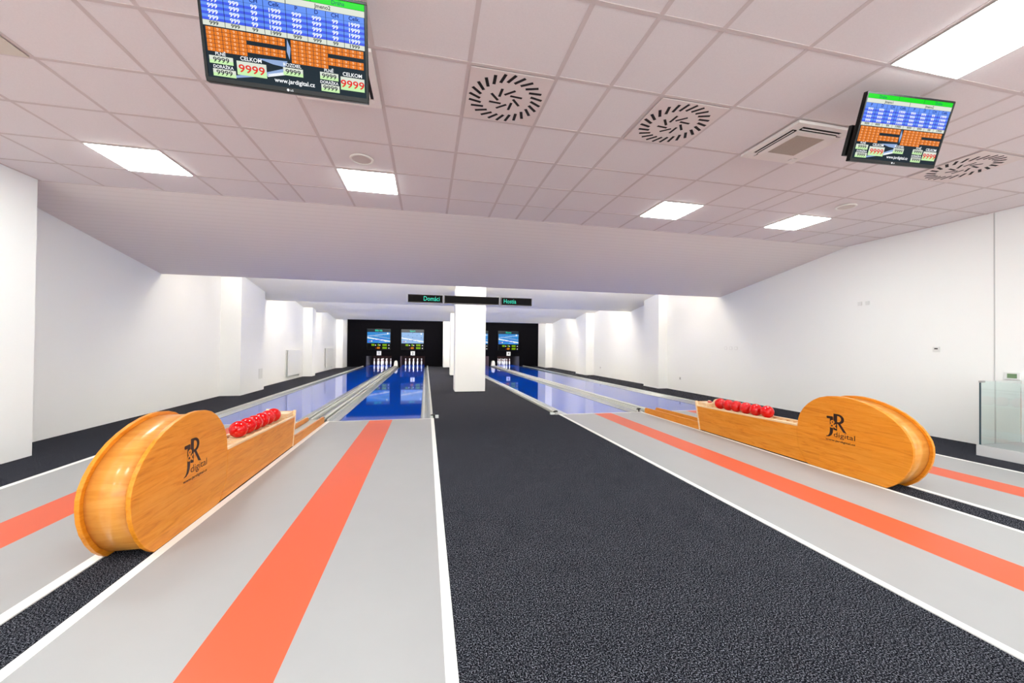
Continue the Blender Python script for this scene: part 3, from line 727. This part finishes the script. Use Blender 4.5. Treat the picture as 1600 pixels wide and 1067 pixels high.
def television(x, y, z, yaw, tilt, lab, mx):
    W, H, D = .772, .467, .045
    e = empty('television', (x, y, z), lab, 'television', 'televisions hanging from the ceiling')
    r = Vector((math.cos(yaw), math.sin(yaw), 0)); n0 = Vector((math.sin(yaw), -math.cos(yaw), 0))
    u = Vector((0, 0, math.cos(tilt))) + n0*math.sin(tilt); n = r.cross(u)
    e.matrix_world = Matrix(((r.x, u.x, n.x, x), (r.y, u.y, n.y, y), (r.z, u.z, n.z, z), (0, 0, 0, 1)))
    b = MB(); b.box(-W/2, W/2, 0, H, -.030, -.001, M['plastic_black']); b.box(-W*.40, W*.40, .03, H-.07, -.062, -.030, M['plastic_black']); b.build('housing', e, bevel=.004)
    b = MB(); t = .012; z0, z1 = -.001, .005
    b.box(-W/2, W/2, 0, .022, z0, z1, M['plastic_black']); b.box(-W/2, W/2, H-t, H, z0, z1, M['plastic_black']); b.box(-W/2, -W/2+t, .022, H-t, z0, z1, M['plastic_black']); b.box(W/2-t, W/2, .022, H-t, z0, z1, M['plastic_black'])
    fr = b.build('bezel', e, bevel=.002)
    g = MB(); g.cyl((-.012, .0105, .0052), .006, .0006, M['e_white'], n=16); g.text('LG', -.001, .006, .0085, M['e_white'], .0058, bold=True); g.build('brand_mark', fr)['label'] = 'small white mark'
    s = screen_mb(W-2*t, H-t-.022); so = s.build('screen', e); so.matrix_local = Matrix.Translation((0, .022, .001)); so['label'] = 'lit score screen'
    # wall plate, swivel arm and drop pole up to the ceiling
    b = MB(); b.box(mx-.05, mx+.13, H*.12, H*.58, -.125, -.095, M['matte_black']); b.box(mx+.02, .10, H*.28, H*.42, -.10, -.062, M['matte_black']); b.box(.095, .145, H*.30, H*.45, -.21, -.062, M['matte_black']); b.build('mount_plate', e, bevel=.004)
    top = (ZC-.0-z)/math.cos(tilt)
    inv = e.matrix_world.inverted()
    pw = e.matrix_world @ Vector((.12, H*.45, -.21))
    b = MB(); b.box(pw.x-.025, pw.x+.025, pw.y-.025, pw.y+.025, pw.z-.08, ZC-.003, M['matte_black']); b.box(pw.x-.05, pw.x+.05, pw.y-.05, pw.y+.05, ZC-.010, ZC-.002, M['matte_black'])
    po = b.build('drop_pole', e); po.matrix_local = inv
television(-.712, 2.225, 2.718, .006, .27, 'large left television with score table hanging from the ceiling', .05)
television(3.505, 2.275, 2.828, -.071, .293, 'smaller looking right television with score table hanging from the ceiling', -.29)

# ------------------------------------------------------------------ radiators and wall fittings
def radiator(y0, y1, lab):
    e = empty('radiator', (-5.0, (y0+y1)/2, .17), lab, 'radiator', 'white panel radiators on the left wall'); h = (y1-y0)/2
    b = MB(); b.box(-.02, .0, -h, h, 0, .96, M['radiator']); b.build('front_panel', e, bevel=.006)
    b = MB(); b.box(-.085, -.065, -h, h, 0, .96, M['radiator']); b.build('rear_panel', e, bevel=.006)
    b = MB(); b.box(-.085, .0, -h, h, .955, .967, M['radiator']); b.build('top_grille', e)
    b = MB(); b.cyl((-.04, h-.10, -.05), .012, .06, M['plastic'], n=10); b.cyl((-.04, h-.16, -.05), .012, .06, M['plastic'], n=10); b.box(-.06, -.02, h-.18, h-.08, -.075, -.05, M['plastic']); b.build('valve', e)['label'] = 'valve under the panel'
    b = MB(); 
    for q in (-h*.7, h*.7): b.box(-.10, -.085, q-.02, q+.02, .1, .8, M['grey_plastic'])
    b.build('wall_bracket', e)
radiator(15.73, 17.20, 'nearer white panel radiator on the left wall')
radiator(21.20, 22.75, 'farther white panel radiator on the left wall')
def wallbox(name, x, y, z, w_, h_, face, lab, cat, inner=None, ih=.5, iw=.6, imat='matte_black', t=.012, group=None, offz=0.):
    e = empty(name, (x, y, z), lab, cat, group)
    s = -1 if face < 0 else 1
    b = MB(); b.box(min(0, s*t), max(0, s*t), -w_/2, w_/2, -h_/2, h_/2, M['plastic']); b.build('cover', e, bevel=.002)
    if inner:
        b = MB(); b.box(min(s*t, s*(t+.002)), max(s*t, s*(t+.002)), -w_/2*iw, w_/2*iw, offz-h_/2*ih, offz+h_/2*ih, M[imat]); b.build(inner, e)
wallbox('thermostat', XR, 3.742, 1.039, .150, .10, -1, 'white thermostat with green display above the glass barrier', 'thermostat', 'display', .62, .62, 'lcd', .02)
wallbox('wall_sensor', XR, 4.565, 1.398, .085, .085, -1, 'white wall sensor with a small dark window on the right wall', 'sensor', 'window', .22, .5, 'matte_black', .015, offz=.012)
for k, y in enumerate((5.682, 5.552)):
    wallbox('wall_box', XR, y, 2.245, .07, .07, -1, 'blank white wall cover high on the right wall, %s of a pair' % ('left', 'right')[k], 'wall cover', group='pair of high wall covers')
for k, y in enumerate((8.98, 8.80, 8.626)):
    wallbox('wall_switch', XR-.030, y, 1.376, .09, .085, -1, 'white wall switch on the right wall, %s of three in a row' % ('left', 'middle', 'right')[k], 'switch', 'rocker', .7, .7, 'radiator', group='three switches in a row')
wallbox('wall_socket', 7.915, 10.87, .395, .085, .10, -1, 'white wall socket low on the right wall before the first pier', 'socket', 'socket_face', .6, .6, 'grey_plastic')
wallbox('wall_socket', 7.885, 16.6, .40, .085, .10, -1, 'white wall socket low on the right wall behind the first pier', 'socket', 'socket_face', .6, .6, 'grey_plastic')
wallbox('service_panel', -4.80, 12.77, .49, .27, .30, 1, 'small pale service panel low on the first left pier', 'service panel', 'door_leaf', .9, .9, 'plastic', .006)

# ------------------------------------------------------------------ glass barrier on its plinth
e = empty('glass_barrier', (7.15, 3.69, 0), 'glass barrier with green tint on a grey plinth at the right wall', 'glass barrier')
b = MB(); b.box(0, .80, -4.5, 0, 0, .142, M['plinth']); b.build('plinth', e, bevel=.004)['label'] = 'grey plinth'
b = MB(); b.box(.022, .034, -4.4, -.03, .144, .985, M['glass']); b.build('glass_pane', e)['label'] = 'green tinted glass pane'
b = MB(); b.box(.036, .80, -.034, -.022, .144, .985, M['glass']); b.build('glass_pane', e)['label'] = 'green tinted glass pane facing the lanes'
b = MB(); b.box(.020, .035, -.034, -.020, .144, .985, M['dsteel']); b.build('corner_seal', e)['label'] = 'dark teal corner edge'
b = MB(); b.box(.016, .10, -.040, -.016, .965, .988, M['grey_plastic']); b.build('corner_clip', e)['label'] = 'grey clip'
